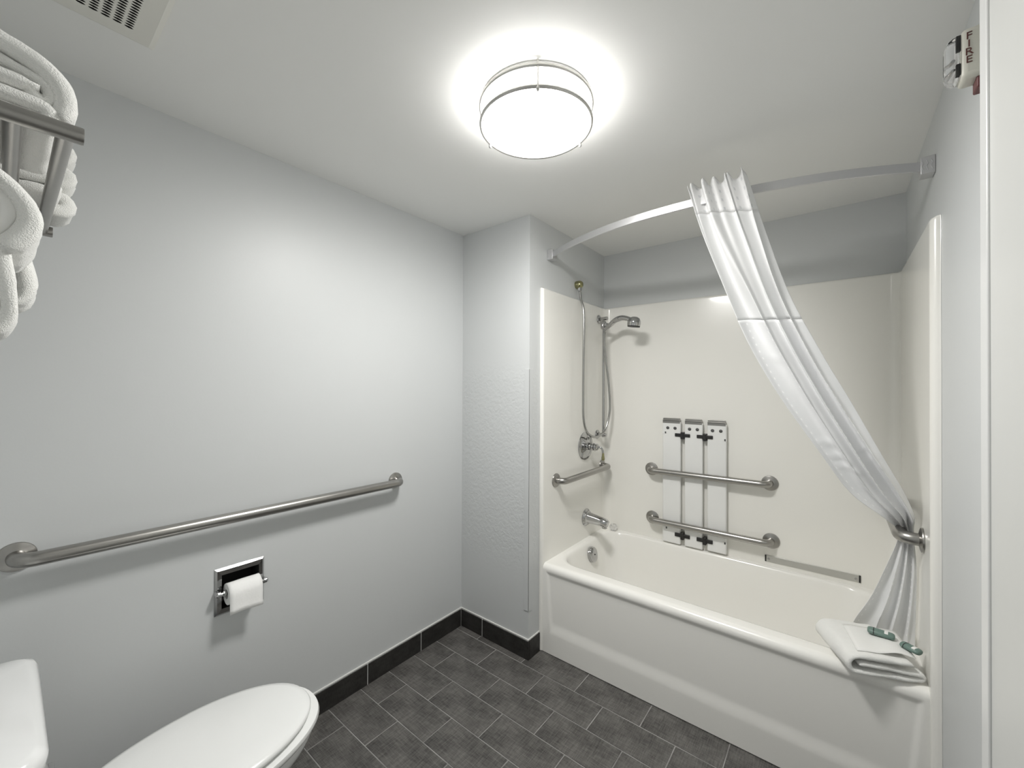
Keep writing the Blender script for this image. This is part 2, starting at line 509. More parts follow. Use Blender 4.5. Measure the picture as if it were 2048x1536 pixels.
for ins, z in ((0.0, HR-0.002), (0.006, HR-0.007), (0.011, HR-0.016), (0.014, HR-0.03), (0.028, 0.40), (0.05, 0.28), (0.075, 0.18), (0.11, 0.13), (0.17, 0.112), (0.26, 0.108)):
    loops.append(rrect(bx0+ins*(1.0), bx1-ins*1.6, by0+ins*0.9, by1-ins*0.9, 0.125, z))
obj('basin', MB().loft(loops, True, False, True), 'tub', tub, angle=60)
# surround: U in plan
def arc2(cx, cy, r, a0, a1, n=8):
    return [(cx+r*math.cos(math.radians(a0+(a1-a0)*k/n)), cy+r*math.sin(math.radians(a0+(a1-a0)*k/n))) for k in range(n+1)]
rc = 0.045
inner = [(X1+0.0005, YA-0.004)] + [(X1+0.006, YA-0.006)] + arc2(XL-0.012, YA+0.006, 0.012, -90, 0, 6)
inner += [(XL, y) for y in (YA+0.010, YA+0.018, 2.1, 2.3, 2.5, YB-rc-0.012, YB-rc-0.004)] + arc2(XL+rc, YB-rc, rc, 180, 90, 10)
inner += [(x, YB) for x in [XL+rc+0.004, XL+rc+0.012]+list(np.linspace(0.7, 1.85, 8))+[XRI-rc-0.012, XRI-rc-0.004]] + arc2(XRI-rc, YB-rc, rc, 90, 0, 10)
inner += [(XRI, y) for y in (YB-rc-0.004, YB-rc-0.012, 2.5, 2.3, 2.1, YA+0.018, YA+0.008)] + arc2(XRI+0.022, YA+0.003, 0.022, 180, 270, 8) + [(XR-0.0005, YA-0.020)]
outer = []
for x, y in inner:
    ox = X1+0.0005 if x < XL+0.02 and y < YB-0.02 else (XR-0.0005 if x > XRI-0.02 and y < YB-0.02 else x)
    oy = y if y < YB-0.02 else Y2-0.0005
    if y >= YB-0.02 and x < XL+0.02: ox, oy = X1+0.0005, Y2-0.0005
    if y >= YB-0.02 and x > XRI-0.02: ox, oy = XR-0.0005, Y2-0.0005
    outer.append((ox, oy))
def lerp2(a, b, t): return (a[0]*(1-t)+b[0]*t, a[1]*(1-t)+b[1]*t)
loops = []
for z, t in ((0.006, 0.0), (HR-0.005, 0.0), (1.2, 0.0), (HS-0.024, 0.0), (HS-0.014, 0.0), (HS-0.010, 0.0), (HS-0.004, 0.12), (HS, 0.4), (HS, 1.0)):
    loops.append([(*lerp2(a, b, t), z) for a, b in zip(inner, outer)])
obj('surround', MB().loft(loops, False), 'surround', tub, angle=50)
# overflow plate
ov = obj('overflow_plate', MB().lathe([(0.001, 0.012), (0.016, 0.0135), (0.034, 0.011), (0.044, 0.006), (0.046, 0.0), (0.046, -0.012)], (0.600, 2.405, 0.405), (1, -0.0, 0.25), 32), 'chrome', tub)
obj('screw', MB().lathe([(0.004, 0.0), (0.004, 0.0150), (0.0, 0.0150)], (0.600, 2.405, 0.405), (1, 0, 0.25), 12), 'black', ov)

# ================================================================== GRAB BARS
def grab_bar(label, p0, p1, nrm, stand, r, fr):
    p0, p1, nrm = Vector(p0), Vector(p1), Vector(nrm)
    t = thing('grab_bar', p0, label, 'grab bar', 'stainless steel grab bars')
    path = fillet([p0, p0+nrm*stand, p1+nrm*stand, p1], stand*0.72, 10)
    obj('bar', MB().tube(path, r, 20), 'steel', t, angle=60)
    for p in (p0, p1):
        f = obj('flange', MB().lathe([(fr, 0.0), (fr, 0.003), (fr*0.97, 0.006), (fr*0.8, 0.0085), (r*1.25, 0.010), (r*0.98, 0.012)], p, nrm, 32), 'steel', t)
    return t
grab_bar('long brushed steel grab bar on the wall above the toilet paper holder', (0, 0.132, 0.968), (0, 1.373, 0.961), (1, 0, 0), 0.062, 0.0195, 0.040)
grab_bar('short steel grab bar under the shower valve', (XL, 2.085, 0.912), (XL, 2.672, 0.912), (1, 0, 0), 0.056, 0.0185, 0.040)
grab_bar('upper steel grab bar crossing the white bench slats', (0.852, YB, 0.922), (1.500, YB, 0.927), (0, -1, 0), 0.060, 0.0185, 0.041)
grab_bar('lower steel grab bar crossing the white bench slats', (0.858, YB, 0.612), (1.506, YB, 0.614), (0, -1, 0), 0.060, 0.0185, 0.041)
grab_bar('steel grab bar holding the gathered shower curtain', (XRI, 2.082, 0.925), (XRI, 2.676, 0.925), (-1, 0, 0), 0.056, 0.0215, 0.042)

# ================================================================== CEILING LAMP
LX, LY = 1.018, 1.180
lamp = thing('ceiling_lamp', (LX, LY, H), 'round flush ceiling lamp with lit white drum and two nickel rings', 'ceiling lamp')
obj('base_pan', MB().lathe([(0.0, 0.0), (0.176, 0.0), (0.178, -0.006), (0.174, -0.014), (0.166, -0.014)], (LX, LY, H), seg=64), 'whitemetal', lamp)
obj('diffuser_drum', MB().lathe([(0.166, -0.010), (0.169, -0.016), (0.169, -0.074), (0.164, -0.081), (0.153, -0.086)], (LX, LY, H), seg=64), 'drum', lamp)
obj('diffuser_lens', MB().lathe([(0.153, -0.086), (0.120, -0.092), (0.07, -0.098), (0.0, -0.100)], (LX, LY, H), seg=64), 'diffuser', lamp)
def ring(z, R, rr):
    prof = [(R+rr*math.cos(2*math.pi*k/10)*0.8, z+rr*1.25*math.sin(2*math.pi*k/10)) for k in range(11)]
    return MB().lathe(prof, (LX, LY, H), seg=72)
obj('ring', ring(-0.017, 0.181, 0.0048), 'nickel', lamp, angle=80)
obj('ring', ring(-0.075, 0.179, 0.0052), 'nickel', lamp, angle=80)
for a in (-53, 67, 187):
    px, py = LX+0.180*math.cos(math.radians(a)), LY+0.180*math.sin(math.radians(a))
    po = obj('post', MB().tube([(px, py, H-0.002), (px, py, H-0.084)], 0.0034, 12), 'nickel', lamp)
    obj('finial', MB().lathe([(0.0, -0.006), (0.003, -0.0052), (0.005, -0.002), (0.005, 0.004), (0.0028, 0.006)], (px, py, H-0.085), seg=12), 'nickel', po)

# ================================================================== CEILING VENT
vx0, vx1, vy0, vy1 = 0.320, 0.610, 0.070, 0.355
vent = thing('ceiling_vent', ((vx0+vx1)/2, (vy0+vy1)/2, H), 'cream square exhaust fan grille with slotted holes on the ceiling', 'vent')
gx0, gy1, px_, py_, nx, ny = 0.370, 0.308, 0.0101, 0.0212, 19, 9
gx1, gy0 = gx0+px_*nx, gy1-py_*ny
zv = H-0.012
g = MB()
fr_ = MB()
def ringq(mb, a, b):
    mb.add(a+b, [(0,1,5,4),(1,2,6,5),(2,3,7,6),(3,0,4,7)])
rect = lambda x0, x1, y0, y1, z: [(x0,y0,z),(x1,y0,z),(x1,y1,z),(x0,y1,z)]
ringq(fr_, rect(vx0, vx1, vy0, vy1, H-0.0005), rect(vx0, vx1, vy0, vy1, H-0.006))
ringq(fr_, rect(vx0, vx1, vy0, vy1, H-0.006), rect(vx0+0.012, vx1-0.012, vy0+0.012, vy1-0.012, zv))
ringq(fr_, rect(vx0+0.012, vx1-0.012, vy0+0.012, vy1-0.012, zv), rect(gx0, gx1, gy0, gy1, zv))
obj('frame', fr_, 'vent', vent, smooth=False)
for i in range(nx):
    for j in range(ny):
        x0, y0 = gx0+i*px_, gy0+j*py_
        cx, cy = x0+px_/2, y0+py_/2
        o8 = [(x0,y0),(cx,y0),(x0+px_,y0),(x0+px_,cy),(x0+px_,y0+py_),(cx,y0+py_),(x0,y0+py_),(x0,cy)]
        a, b = 0.0042, 0.0094
        i8 = [(cx-a*0.7,cy-b*0.62),(cx,cy-b),(cx+a*0.7,cy-b*0.62),(cx+a,cy),(cx+a*0.7,cy+b*0.62),(cx,cy+b),(cx-a*0.7,cy+b*0.62),(cx-a,cy)]
        g.add([(*q, zv) for q in o8]+[(*q, zv) for q in i8]+[(*q, zv+0.001) for q in i8],
              [(k,(k+1)%8,8+(k+1)%8,8+k) for k in range(8)]+[(8+k,8+(k+1)%8,16+(k+1)%8,16+k) for k in range(8)])
obj('grille', g, 'vent', vent, smooth=False)
obj('shade_backing', MB().box((gx0-0.01, gy0-0.01, H-0.003), (gx1+0.01, gy1+0.01, H-0.001)), 'darkhole', vent, smooth=False)  # flat black sheet in place of the shade behind the slots
for sx_, sy_ in ((0.545, 0.333), (0.385, 0.090)):
    obj('screw', MB().lathe([(0.004, 0.0), (0.004, -0.0015), (0.0, -0.0025)], (sx_, sy_, zv), seg=12), 'vent', vent)

# ================================================================== FIRE ALARM
AY0, AY1, AZ0, AZ1, AXF = 1.350, 1.402, 2.096, 2.200, 1.986
al = thing('fire_alarm', (XR, (AY0+AY1)/2, AZ0), 'ivory fire alarm strobe with clear lens and vertical FIRE lettering', 'fire alarm')
obj('back_plate', MB().box((XR-0.030, AY0+0.010, AZ0-0.022), (XR-0.0005, AY1-0.006, AZ1-0.01)), 'redplate', al, bevel=0.003)
obj('housing', MB().box((AXF, AY0, AZ0), (XR-0.0005, AY1, AZ1)), 'alarm', al, bevel=0.010)
obj('reflector', MB().box((AXF-0.002, AY0+0.016, AZ0+0.012), (AXF+0.004, AY1-0.004, AZ1-0.012)), 'whitemetal', al, bevel=0.001)
for za, zb in ((AZ0+0.012, AZ0+0.036), (AZ1-0.042, AZ1-0.008)):
    obj('black_strip', MB().box((AXF-0.006, AY0+0.006, za), (AXF+0.002, AY0+0.014, zb)), 'black', al, bevel=0.001)  # black strips beside the housing at the lens's lower and upper ends
ln = MB()
lp = []
for h, ins in ((0.001, 0.006), (0.010, 0.007), (0.017, 0.011), (0.021, 0.020), (0.022, 0.030)):
    rr = [(AXF-h, yy, zz) for yy, zz, _ in rrect(AY0+ins*0.6, AY1-ins*0.6, AZ0+ins, AZ1-ins, 0.010, 0, 6, 6)]
    lp.append(rr)
ln.loft(lp, True, True, True)
obj('lens', ln, 'lens', al, angle=60)
for k, (dz) in enumerate((0.0, 0.020)):
    obj('bulb_tube', MB().tube([(AXF-0.008, AY0+0.018, AZ0+0.030+dz), (AXF-0.008, AY1-0.010, AZ0+0.030+dz)], 0.003, 10), 'chrome', al)
def lettering(ch, loc, size, m, parent, xdir, ydir, ext=0.0006):
    cu = bpy.data.curves.new('letter', 'FONT')
    cu.body = ch; cu.size = size; cu.align_x = 'CENTER'; cu.align_y = 'CENTER'; cu.extrude = ext
    tmp = bpy.data.objects.new('letter_tmp', cu)
    C.objects.link(tmp)
    dg = bpy.context.evaluated_depsgraph_get()
    me = bpy.data.meshes.new_from_object(tmp.evaluated_get(dg))
    bpy.data.objects.remove(tmp)
    me.materials.clear(); me.materials.append(M[m])
    xd, yd = Vector(xdir).normalized(), Vector(ydir).normalized()
    R = Matrix((xd, yd, xd.cross(yd))).transposed().to_4x4()
    R.translation = Vector(loc)-ORG[parent.name]
    me.transform(R)
    o = bpy.data.objects.new('lettering', me)
    o.parent = parent
    C.objects.link(o)
    return o
for k, ch in enumerate('FIRE'):
    lettering(ch, (AXF+0.0115, AY0-0.0004, AZ1-0.020-0.0165*k), 0.021, 'letter', al, (1, 0, 0), (0, 0, 1))

# ================================================================== CURTAIN ROD
rod = thing('curtain_rod', (XR, 2.045, 2.19), 'bowed flat silver shower curtain rod with square end brackets', 'curtain rod')
RZ = 2.195
def rod_y(x):
    u = (x-1.27)/0.755
    return 1.842+0.203*abs(u)**2.2
path = [(x, rod_y(x), RZ) for x in np.linspace(X1+0.030, XR-0.030, 48)]
fl = [(0.015, -0.004), (0.017, 0.0), (0.015, 0.004), (-0.015, 0.004), (-0.017, 0.0), (-0.015, -0.004)]
obj('rail', MB().tube(path, 0.01, flat=fl), 'rod', rod, angle=30)
for xa, xb in ((X1+0.0005, X1+0.036), (XR-0.036, XR-0.0005)):
    br = obj('bracket', MB().box((xa, 2.020, RZ-0.030), (xb, 2.072, RZ+0.028)), 'rod', rod, bevel=0.002)
    for k in range(3):
        cx = (xa+xb)/2
        obj('embossed_wave', MB().tube([(cx-0.011+0.011*k-0.004, 2.0195, RZ+0.016), (cx-0.011+0.011*k, 2.0195, RZ+0.004), (cx-0.011+0.011*k-0.004, 2.0195, RZ-0.006), (cx-0.011+0.011*k, 2.0195, RZ-0.018)], 0.0013, 6), 'rod', br)

# ================================================================== SHOWER CURTAIN
cur = thing('shower_curtain', (1.93, 2.13, 0.45), 'white shower curtain gathered on the bowed rod and tucked behind a grab bar', 'curtain')
Lp = [(1.322,1.798,2.243),(1.362,1.852,2.073),(1.448,1.921,1.800),(1.514,1.957,1.618),(1.611,1.994,1.419),(1.734,2.030,1.213),(1.822,2.066,1.070),(1.915,2.105,0.985),(1.950,2.150,0.945),(1.958,2.165,0.90),(1.930,2.165,0.80),(1.890,2.195,0.66),(1.842,2.225,0.54),(1.828,2.235,0.485)]
Rp = [(1.524,1.800,2.242),(1.580,1.852,2.023),(1.648,1.921,1.793),(1.736,1.957,1.586),(1.821,1.994,1.405),(1.908,2.030,1.213),(1.964,2.066,1.092),(1.994,2.105,1.005),(1.999,2.160,0.950),(2.002,2.170,0.90),(2.008,2.175,0.80),(2.010,2.195,0.66),(2.010,2.215,0.54),(2.010,2.220,0.492)]
Am = [0.024,0.030,0.034,0.035,0.033,0.030,0.026,0.016,0.012,0.011,0.011,0.013,0.015,0.016]
NV = 14
Ls, Rs = spline(Lp, NV), spline(Rp, NV)
As = np.interp(np.linspace(0, 1, len(Ls)), np.linspace(0, 1, len(Am)), Am)
NU = 120
arc = [0.0]
for i in range(1, len(Ls)):
    a, b = np.array(Ls[i]), np.array(Ls[i-1])
    arc.append(arc[-1]+float(np.linalg.norm(a-b)))
grid = []
for i in range(len(Ls)):
    Lq, Rq = Vector(Ls[i]), Vector(Rs[i])
    lat = (Rq-Lq)
    i0, i1 = max(i-1, 0), min(i+1, len(Ls)-1)
    tang = (Vector(Ls[i1])+Vector(Rs[i1])-Vector(Ls[i0])-Vector(Rs[i0])).normalized()
    nr = lat.normalized().cross(tang).normalized()
    if nr.y > 0: nr = -nr
    s = arc[i]
    row = []
    for j in range(NU+1):
        u = j/NU
        nf = 3.3
        uw = u + 0.055*math.sin(2*math.pi*1.4*u+0.9) + 0.03*math.sin(4.0*s+6*u)
        ph = 2*math.pi*(nf*uw+0.10) + 0.5*math.sin(3.1*u*2+s*2.2)
        ph += 0.55*math.sin(ph)
        amp = As[i]*(0.78+0.32*math.sin(7.0*u+1.7*s))
        top = math.exp(-s/0.13)
        d = amp*(math.sin(ph)+0.22*math.sin(2*ph+0.6)) + amp*top*0.55*math.sin(4*math.pi*(nf*uw)+1.1)
        lt = u + 0.050*math.cos(ph)*smooth01(u*8)*smooth01((1-u)*8)
        # creases and seams
        cr = 0.0
        for sc_, ua, ub, h in ((0.72,0.0,0.35,0.004),(1.10,0.0,0.40,0.006),(1.16,0.05,0.5,0.005),(1.21,0.1,0.55,0.005),(1.12,0.62,1.0,0.004),(1.17,0.6,0.95,0.004)):
            if ua <= u <= ub:
                cr += h*math.exp(-((s-sc_-0.05*(u-ua))/0.008)**2)*smooth01((u-ua)*12)*smooth01((ub-u)*12)
        for sc_ in (0.105, 0.565):
            cr += 0.0022*math.exp(-((s-sc_)/0.005)**2)
        nz = noise.noise(Vector((u*5, s*6, 2.0)))*0.004
        p = Lq + lat*lt + nr*(d+cr+nz)
        p.z += math.exp(-s/0.05)*0.014*math.sin(4*math.pi*(nf*uw)+1.1)
        p.y = min(p.y, 2.30)
        p.x = min(p.x, XRI-0.004)
        row.append(p)
    grid.append(row)
def strip(name, s0, s1, m):
    ids = [i for i in range(len(arc)) if s0-1e-6 <= arc[i] <= s1+1e-6]
    mb = MB()
    n = NU+1
    vs, fs, uvs = [], [], []
    for i in ids:
        vs += grid[i]
        wid = 0.55
        uvs += [(j/NU*wid, arc[i]) for j in range(n)]
    for a in range(len(ids)-1):
        for j in range(NU):
            fs.append((a*n+j, a*n+j+1, (a+1)*n+j+1, (a+1)*n+j))
    mb.add(vs, fs)
    o = obj(name, mb, m, cur, angle=180)
    uvl = o.data.uv_layers.new(name='UVMap')
    for li, lp_ in enumerate(o.data.loops):
        uvl.data[li].uv = uvs[lp_.vertex_index]
    so = o.modifiers.new('thick', 'SOLIDIFY')
    so.thickness = 0.0014
    return o
def near(s): return min(arc, key=lambda a: abs(a-s))
sa, sb = near(0.105), near(0.565)
strip('header', 0, sa, 'header')
strip('upper_panel', sa, sb, 'curtain')
strip('lower_panel', sb, arc[-1], 'curtain2')

# ================================================================== SHOWER FITTINGS
hs = thing('hand_shower', (XL, 2.60, 1.10), 'chrome hand shower on a slide bar with a long looping hose', 'shower')
# wall outlet above the surround
wo = obj('wall_elbow', MB().lathe([(0.024, 0.0), (0.025, 0.006), (0.025, 0.020), (0.023, 0.032), (0.017, 0.041), (0.009, 0.045), (0.0, 0.046)], (X1, 2.352, 2.088), (1, 0, 0), 24), 'brass', hs)
obj('hose_nut', MB().lathe([(0.010, 0.0), (0.013, -0.004), (0.013, -0.024), (0.009, -0.032)], (X1+0.026, 2.352, 2.074), seg=6), 'chrome', hs, smooth=False)
BY = 2.598
bx = XL+0.046
obj('slide_bar', MB().tube([(bx, BY, 1.115), (bx, BY, 1.885)], 0.0085, 16), 'chrome', hs)
for z, nm in ((1.905, 'bracket'), (1.130, 'bracket')):
    b = obj(nm, MB().tube([(XL, BY+0.02 if z > 1.5 else BY, z), (bx+0.020, BY+0.012 if z > 1.5 else BY, z)], 0.0125 if z > 1.5 else 0.0115, 16), 'chrome', hs)
    obj('flange', MB().lathe([(0.030, 0.0), (0.030, 0.004), (0.027, 0.008), (0.014, 0.012)], (XL, BY+0.02 if z > 1.5 else BY, z), (1, 0, 0), 28), 'chrome', b)
sl = obj('slider', MB().lathe([(0.0, -0.030), (0.012, -0.030), (0.019, -0.022), (0.020, 0.012), (0.016, 0.022), (0.009, 0.026)], (bx, BY, 1.862), seg=24), 'chrome', hs)
obj('slider_arm', MB().tube([(bx, BY, 1.858), (bx+0.026, BY-0.022, 1.858), (bx+0.058, BY-0.040, 1.852)], [0.010, 0.012, 0.009], 14), 'chrome', sl)
obj('slider_knob', MB().lathe([(0.0, 0.018), (0.010, 0.016), (0.0125, 0.008), (0.0125, 0.0), (0.006, -0.01)], (bx+0.030, BY-0.026, 1.858), (0.4, -0.9, 0), 16), 'chrome', sl)
HY = 2.535
hp = spline([(0.618, HY+0.012, 1.826), (0.650, HY, 1.848), (0.690, HY-0.010, 1.872), (0.735, HY-0.02, 1.880), (0.775, HY-0.028, 1.871), (0.800, HY-0.032, 1.858)], 6)
rr_ = list(np.interp(np.linspace(0, 1, len(hp)), [0, 0.2, 0.5, 0.8, 1], [0.0105, 0.015, 0.0175, 0.0145, 0.015]))
obj('handle', MB().tube(hp, rr_, 18), 'chrome', hs, angle=70)
head = obj('spray_head', MB().lathe([(0.0, 0.030), (0.016, 0.029), (0.030, 0.021), (0.038, 0.007), (0.040, -0.010), (0.038, -0.026)], (0.822, HY-0.036, 1.846), (0.12, 0.0, 1), 30), 'chrome', hs)
obj('spray_plate', MB().lathe([(0.038, -0.026), (0.036, -0.032), (0.0, -0.034)], (0.822, HY-0.036, 1.846), (0.12, 0.0, 1), 30), 'black', head)
hose = spline([(X1+0.026, 2.352, 2.048), (X1+0.034, 2.348, 1.995), (X1+0.056, 2.342, 1.93), (X1+0.062, 2.338, 1.80), (X1+0.062, 2.334, 1.60), (X1+0.062, 2.332, 1.40), (X1+0.064, 2.334, 1.25), (X1+0.070, 2.372, 1.165),
               (X1+0.078, 2.465, 1.128), (X1+0.088, 2.555, 1.150), (X1+0.100, 2.600, 1.22), (X1+0.108, 2.612, 1.32), (X1+0.104, 2.600, 1.48), (X1+0.094, 2.580, 1.62), (X1+0.090, 2.566, 1.74), (X1+0.097, 2.557, 1.80), (0.620, HY+0.012, 1.828)], 10)
obj('hose', MB().tube(hose, 0.0072, 12), 'hose', hs, angle=80)
obj('hose_cone', MB().tube([(0.604, HY+0.016, 1.810), (0.622, HY+0.011, 1.829), (0.634, HY+0.007, 1.838)], [0.0085, 0.012, 0.0125], 14), 'chrome', hs)

vl = thing('shower_valve', (XL, 2.46, 1.07), 'round chrome shower valve plate with a brass tipped lever', 'faucet')
VO = Vector((XL, 2.432, 1.070))
obj('escutcheon', MB().lathe([(0.090, 0.0), (0.090, 0.004), (0.085, 0.009), (0.066, 0.013), (0.062, 0.011), (0.040, 0.017), (0.024, 0.022), (0.022, 0.030)], VO, (1, 0, 0), 48), 'chrome', vl)
st = obj('stem', MB().lathe([(0.019, 0.02), (0.018, 0.045), (0.022, 0.048), (0.025, 0.054), (0.020, 0.060), (0.024, 0.066), (0.026, 0.073), (0.019, 0.080), (0.022, 0.085), (0.014, 0.092), (0.0, 0.094)], VO, (1, 0, 0), 28), 'chrome', vl)
lv = obj('lever', MB().tube(spline([VO+Vector((0.086, 0, 0)), VO+Vector((0.104, 0.004, 0.0)), VO+Vector((0.118, 0.006, -0.014)), VO+Vector((0.122, 0.007, -0.034))], 6), 0.0065, 14), 'chrome', vl)
obj('lever_tip', MB().lathe([(0.0062, 0.0), (0.0075, -0.016), (0.0105, -0.034), (0.0095, -0.044), (0.0, -0.049)], VO+Vector((0.122, 0.007, -0.033)), seg=16), 'brass', lv)

sp = thing('tub_spout', (XL, 2.455, 0.61), 'chrome tub spout over the drain end of the bathtub', 'faucet')
SO = Vector((XL, 2.446, 0.612))
obj('spout_flange', MB().lathe([(0.054, 0.0), (0.054, 0.005), (0.050, 0.010), (0.046, 0.013), (0.044, 0.018), (0.034, 0.024)], SO, (1, 0, 0), 36), 'chrome', sp)
spp = [SO+Vector((0.008, 0, 0)), SO+Vector((0.03, 0, 0)), SO+Vector((0.07, 0, -0.003)), SO+Vector((0.11, 0, -0.007)), SO+Vector((0.140, 0, -0.011)), SO+Vector((0.152, 0, -0.013))]
body = obj('spout_body', MB().tube(spp, [0.040, 0.034, 0.030, 0.0275, 0.026, 0.019], 28), 'chrome', sp, angle=60)
obj('spout_outlet', MB().lathe([(0.0, -0.046), (0.012, -0.046), (0.0165, -0.043), (0.0165, -0.02), (0.0165, 0.0)], SO+Vector((0.130, 0, 0)), seg=20), 'chrome', body)
# small clear knob on the ledge
kn = MB().lathe([(0.0, 0.0), (0.013, 0.0), (0.018, 0.006), (0.026, 0.015), (0.026, 0.029), (0.018, 0.042), (0.0, 0.045)], (0.606, 2.684, HR), seg=9)
tag(obj('faceted_knob', kn, 'crystal', origin=(0.600, 2.684, HR), smooth=False), 'small clear faceted knob left on the tub ledge by the spout', 'knob')

# ================================================================== FOLD-DOWN BENCH SLATS
bench = thing('bath_bench', (1.115, 2.70, 0.487), 'folded bath bench of three white slats stored behind the wall grab bars', 'bath bench')
SY0, SY1 = 2.688, 2.712
for (xa, xb), za in (((0.931, 1.040), 0.486), ((1.063, 1.165), 0.486), ((1.190, 1.292), 0.490)):
    s_ = obj('slat', MB().box((xa, SY0, za), (xb, SY1, 1.236)), 'slat', bench, bevel=0.007)
    xm = (xa+xb)/2
    hk = MB()
    hk.box((xa+0.002, SY0-0.002, 1.226), (xb-0.004, SY0+0.004, 1.243))
    hk.box((xa+0.002, SY0-0.002, 1.239), (xb-0.006, SY1+0.006, 1.246))
    hk.box((xa+0.002, SY0+0.006, 1.243), (xb-0.010, SY1+0.006, 1.256))
    obj('steel_hook', hk, 'steel', s_, bevel=0.001, smooth=False)
    for dx in (-0.022, 0.022):
        obj('rivet', MB().lathe([(0.0095, 0.0), (0.0095, 0.0015), (0.006, 0.003), (0.0, 0.0035)], (xm+dx, SY0, 1.196), (0, -1, 0), 16), 'rivet', s_)
for xg in (1.0515, 1.1775):
    for z, hh in ((1.156, 0.010), (0.546, 0.011)):
        c = MB()
        c.box((xg-0.044, SY0-0.007, z-hh), (xg+0.044, SY0+0.003, z+hh))
        c.box((xg-0.0095, SY0-0.010, z-0.024), (xg+0.0095, SY1, z+0.018))
        obj('black_clip', c, 'black', bench, bevel=0.003)
for x, z in ((0.945, 1.166), (1.280, 1.146), (0.952, 0.575), (1.280, 0.556)):
    fr = MB().box((x-0.013, SY0-0.001, z-0.009), (x+0.013, SY0+0.004, z+0.009))
    so = obj('clip_socket', fr, 'slat', bench, bevel=0.001, smooth=False)
    obj('socket_hole', MB().box((x+0.001, SY0-0.0016, z-0.006), (x+0.009, SY0+0.003, z+0.006)), 'rivet', so, smooth=False)

# steel strip above the far tub ledge
stp = thing('seat_support_strip', (1.68, YB, 0.497), 'flat brushed steel support strip screwed above the far tub ledge', 'bracket')
st_ = obj('plate', MB().box((1.481, YB-0.0045, 0.499), (1.872, YB-0.001, 0.532)), 'strip', stp, bevel=0.001)
for x in (1.4805, 1.8725):
    obj('end_cap', MB().box((x-0.0035, YB-0.0055, 0.498), (x+0.0035, YB, 0.533)), 'black', stp, bevel=0.001)
for x in (1.494, 1.858):
    obj('screw', MB().lathe([(0.006, 0.0), (0.0055, 0.002), (0.0, 0.003)], (x, YB-0.0045, 0.514), (0, -1, 0), 12), 'chrome', stp)

# ================================================================== TOILET PAPER HOLDER
ty0, ty1, tz0, tz1 = 0.594, 0.758, 0.598, 0.770
tph = thing('paper_holder', (0, 0.676, tz0), 'recessed chrome toilet paper holder with dark niche in the wall', 'paper holder')
pl = MB()
R4 = lambda x, a, b, c, d: [(x,a,c),(x,b,c),(x,b,d),(x,a,d)]
oy0, oy1, oz0, oz1 = TP[0]+0.003, TP[1]-0.003, TP[2]+0.003, TP[3]-0.003
ringq(pl, R4(0.0005, ty0, ty1, tz0, tz1), R4(0.003, ty0, ty1, tz0, tz1))
ringq(pl, R4(0.003, ty0, ty1, tz0, tz1), R4(0.009, ty0+0.007, ty1-0.007, tz0+0.007, tz1-0.007))
ringq(pl, R4(0.009, ty0+0.007, ty1-0.007, tz0+0.007, tz1-0.007), R4(0.008, oy0, oy1, oz0, oz1))
obj('face_plate', pl, 'chrome', tph, smooth=False)
ni = MB()
ringq(ni, R4(0.008, oy0, oy1, oz0, oz1), R4(-0.058, oy0+0.006, oy1-0.006, oz0+0.006, oz1-0.006))
ni.add(R4(-0.058, oy0+0.006, oy1-0.006, oz0+0.006, oz1-0.006), [(0,1,2,3)])
obj('niche', ni, 'darkhole', tph, smooth=False)
RX, RZ_ = 0.030, 0.684
for y, d in ((ty0+0.006, 1), (ty1-0.006, -1)):
    po = obj('post', MB().tube(fillet([(0.006, y, RZ_), (RX, y, RZ_), (RX, y+d*0.006, RZ_)], 0.004, 4), 0.0095, 14), 'chrome', tph)
    obj('post_cap', MB().lathe([(0.010, -0.004), (0.0105, 0.004), (0.007, 0.009), (0.0, 0.010)], (RX, y, RZ_), (0, -d, 0), 18), 'chrome', po)
obj('roller', MB().lathe([(0.0075, 0.0), (0.0075, 0.012), (0.010, 0.014), (0.010, 0.022), (0.0075, 0.024), (0.0075, 0.13), (0.010, 0.132), (0.010, 0.138), (0.0075, 0.14), (0.0075, 0.152)], (RX, ty0+0.006, RZ_), (0, 1, 0), 20), 'chrome', tph)
roll = thing('toilet_paper_roll', (RX, 0.677, RZ_-0.04), 'part-used white toilet paper roll with a hanging sheet', 'toilet paper')
ry0, ry1, rr = 0.6235, 0.7305, 0.038
obj('paper_winding', MB().lathe([(0.017, 0.0), (rr-0.001, 0.0), (rr, 0.001), (rr, ry1-ry0-0.001), (rr-0.001, ry1-ry0), (0.017, ry1-ry0)], (RX, ry0, RZ_-0.005), (0, 1, 0), 40), 'paper', roll, angle=30)
obj('cardboard_core', MB().lathe([(0.0175, 0.001), (0.0160, 0.001), (0.0160, ry1-ry0-0.001), (0.0175, ry1-ry0-0.001)], (RX, ry0, RZ_-0.005), (0, 1, 0), 30), 'card', roll)
sh = MB()
prof = []
for a in range(100, -1, -10):
    prof.append((RX+(rr+0.0015)*math.cos(math.radians(a)), RZ_-0.005+(rr+0.0015)*math.sin(math.radians(a))))
prof += [(RX+rr+0.0025, 0.665), (RX+rr+0.002, 0.648), (RX+rr+0.003, 0.632), (RX+rr+0.0045, 0.616)]
sh.loft([[(x+0.001*math.sin(9*t), ry0-0.0005+(ry1-ry0+0.001)*t, z+(0.002*math.sin(5*t) if z < 0.64 else 0)) for t in np.linspace(0, 1, 9)] for x, z in prof], False)
so = obj('hanging_sheet', sh, 'paper', roll, angle=80)
md = so.modifiers.new('thick', 'SOLIDIFY'); md.thickness = 0.0008

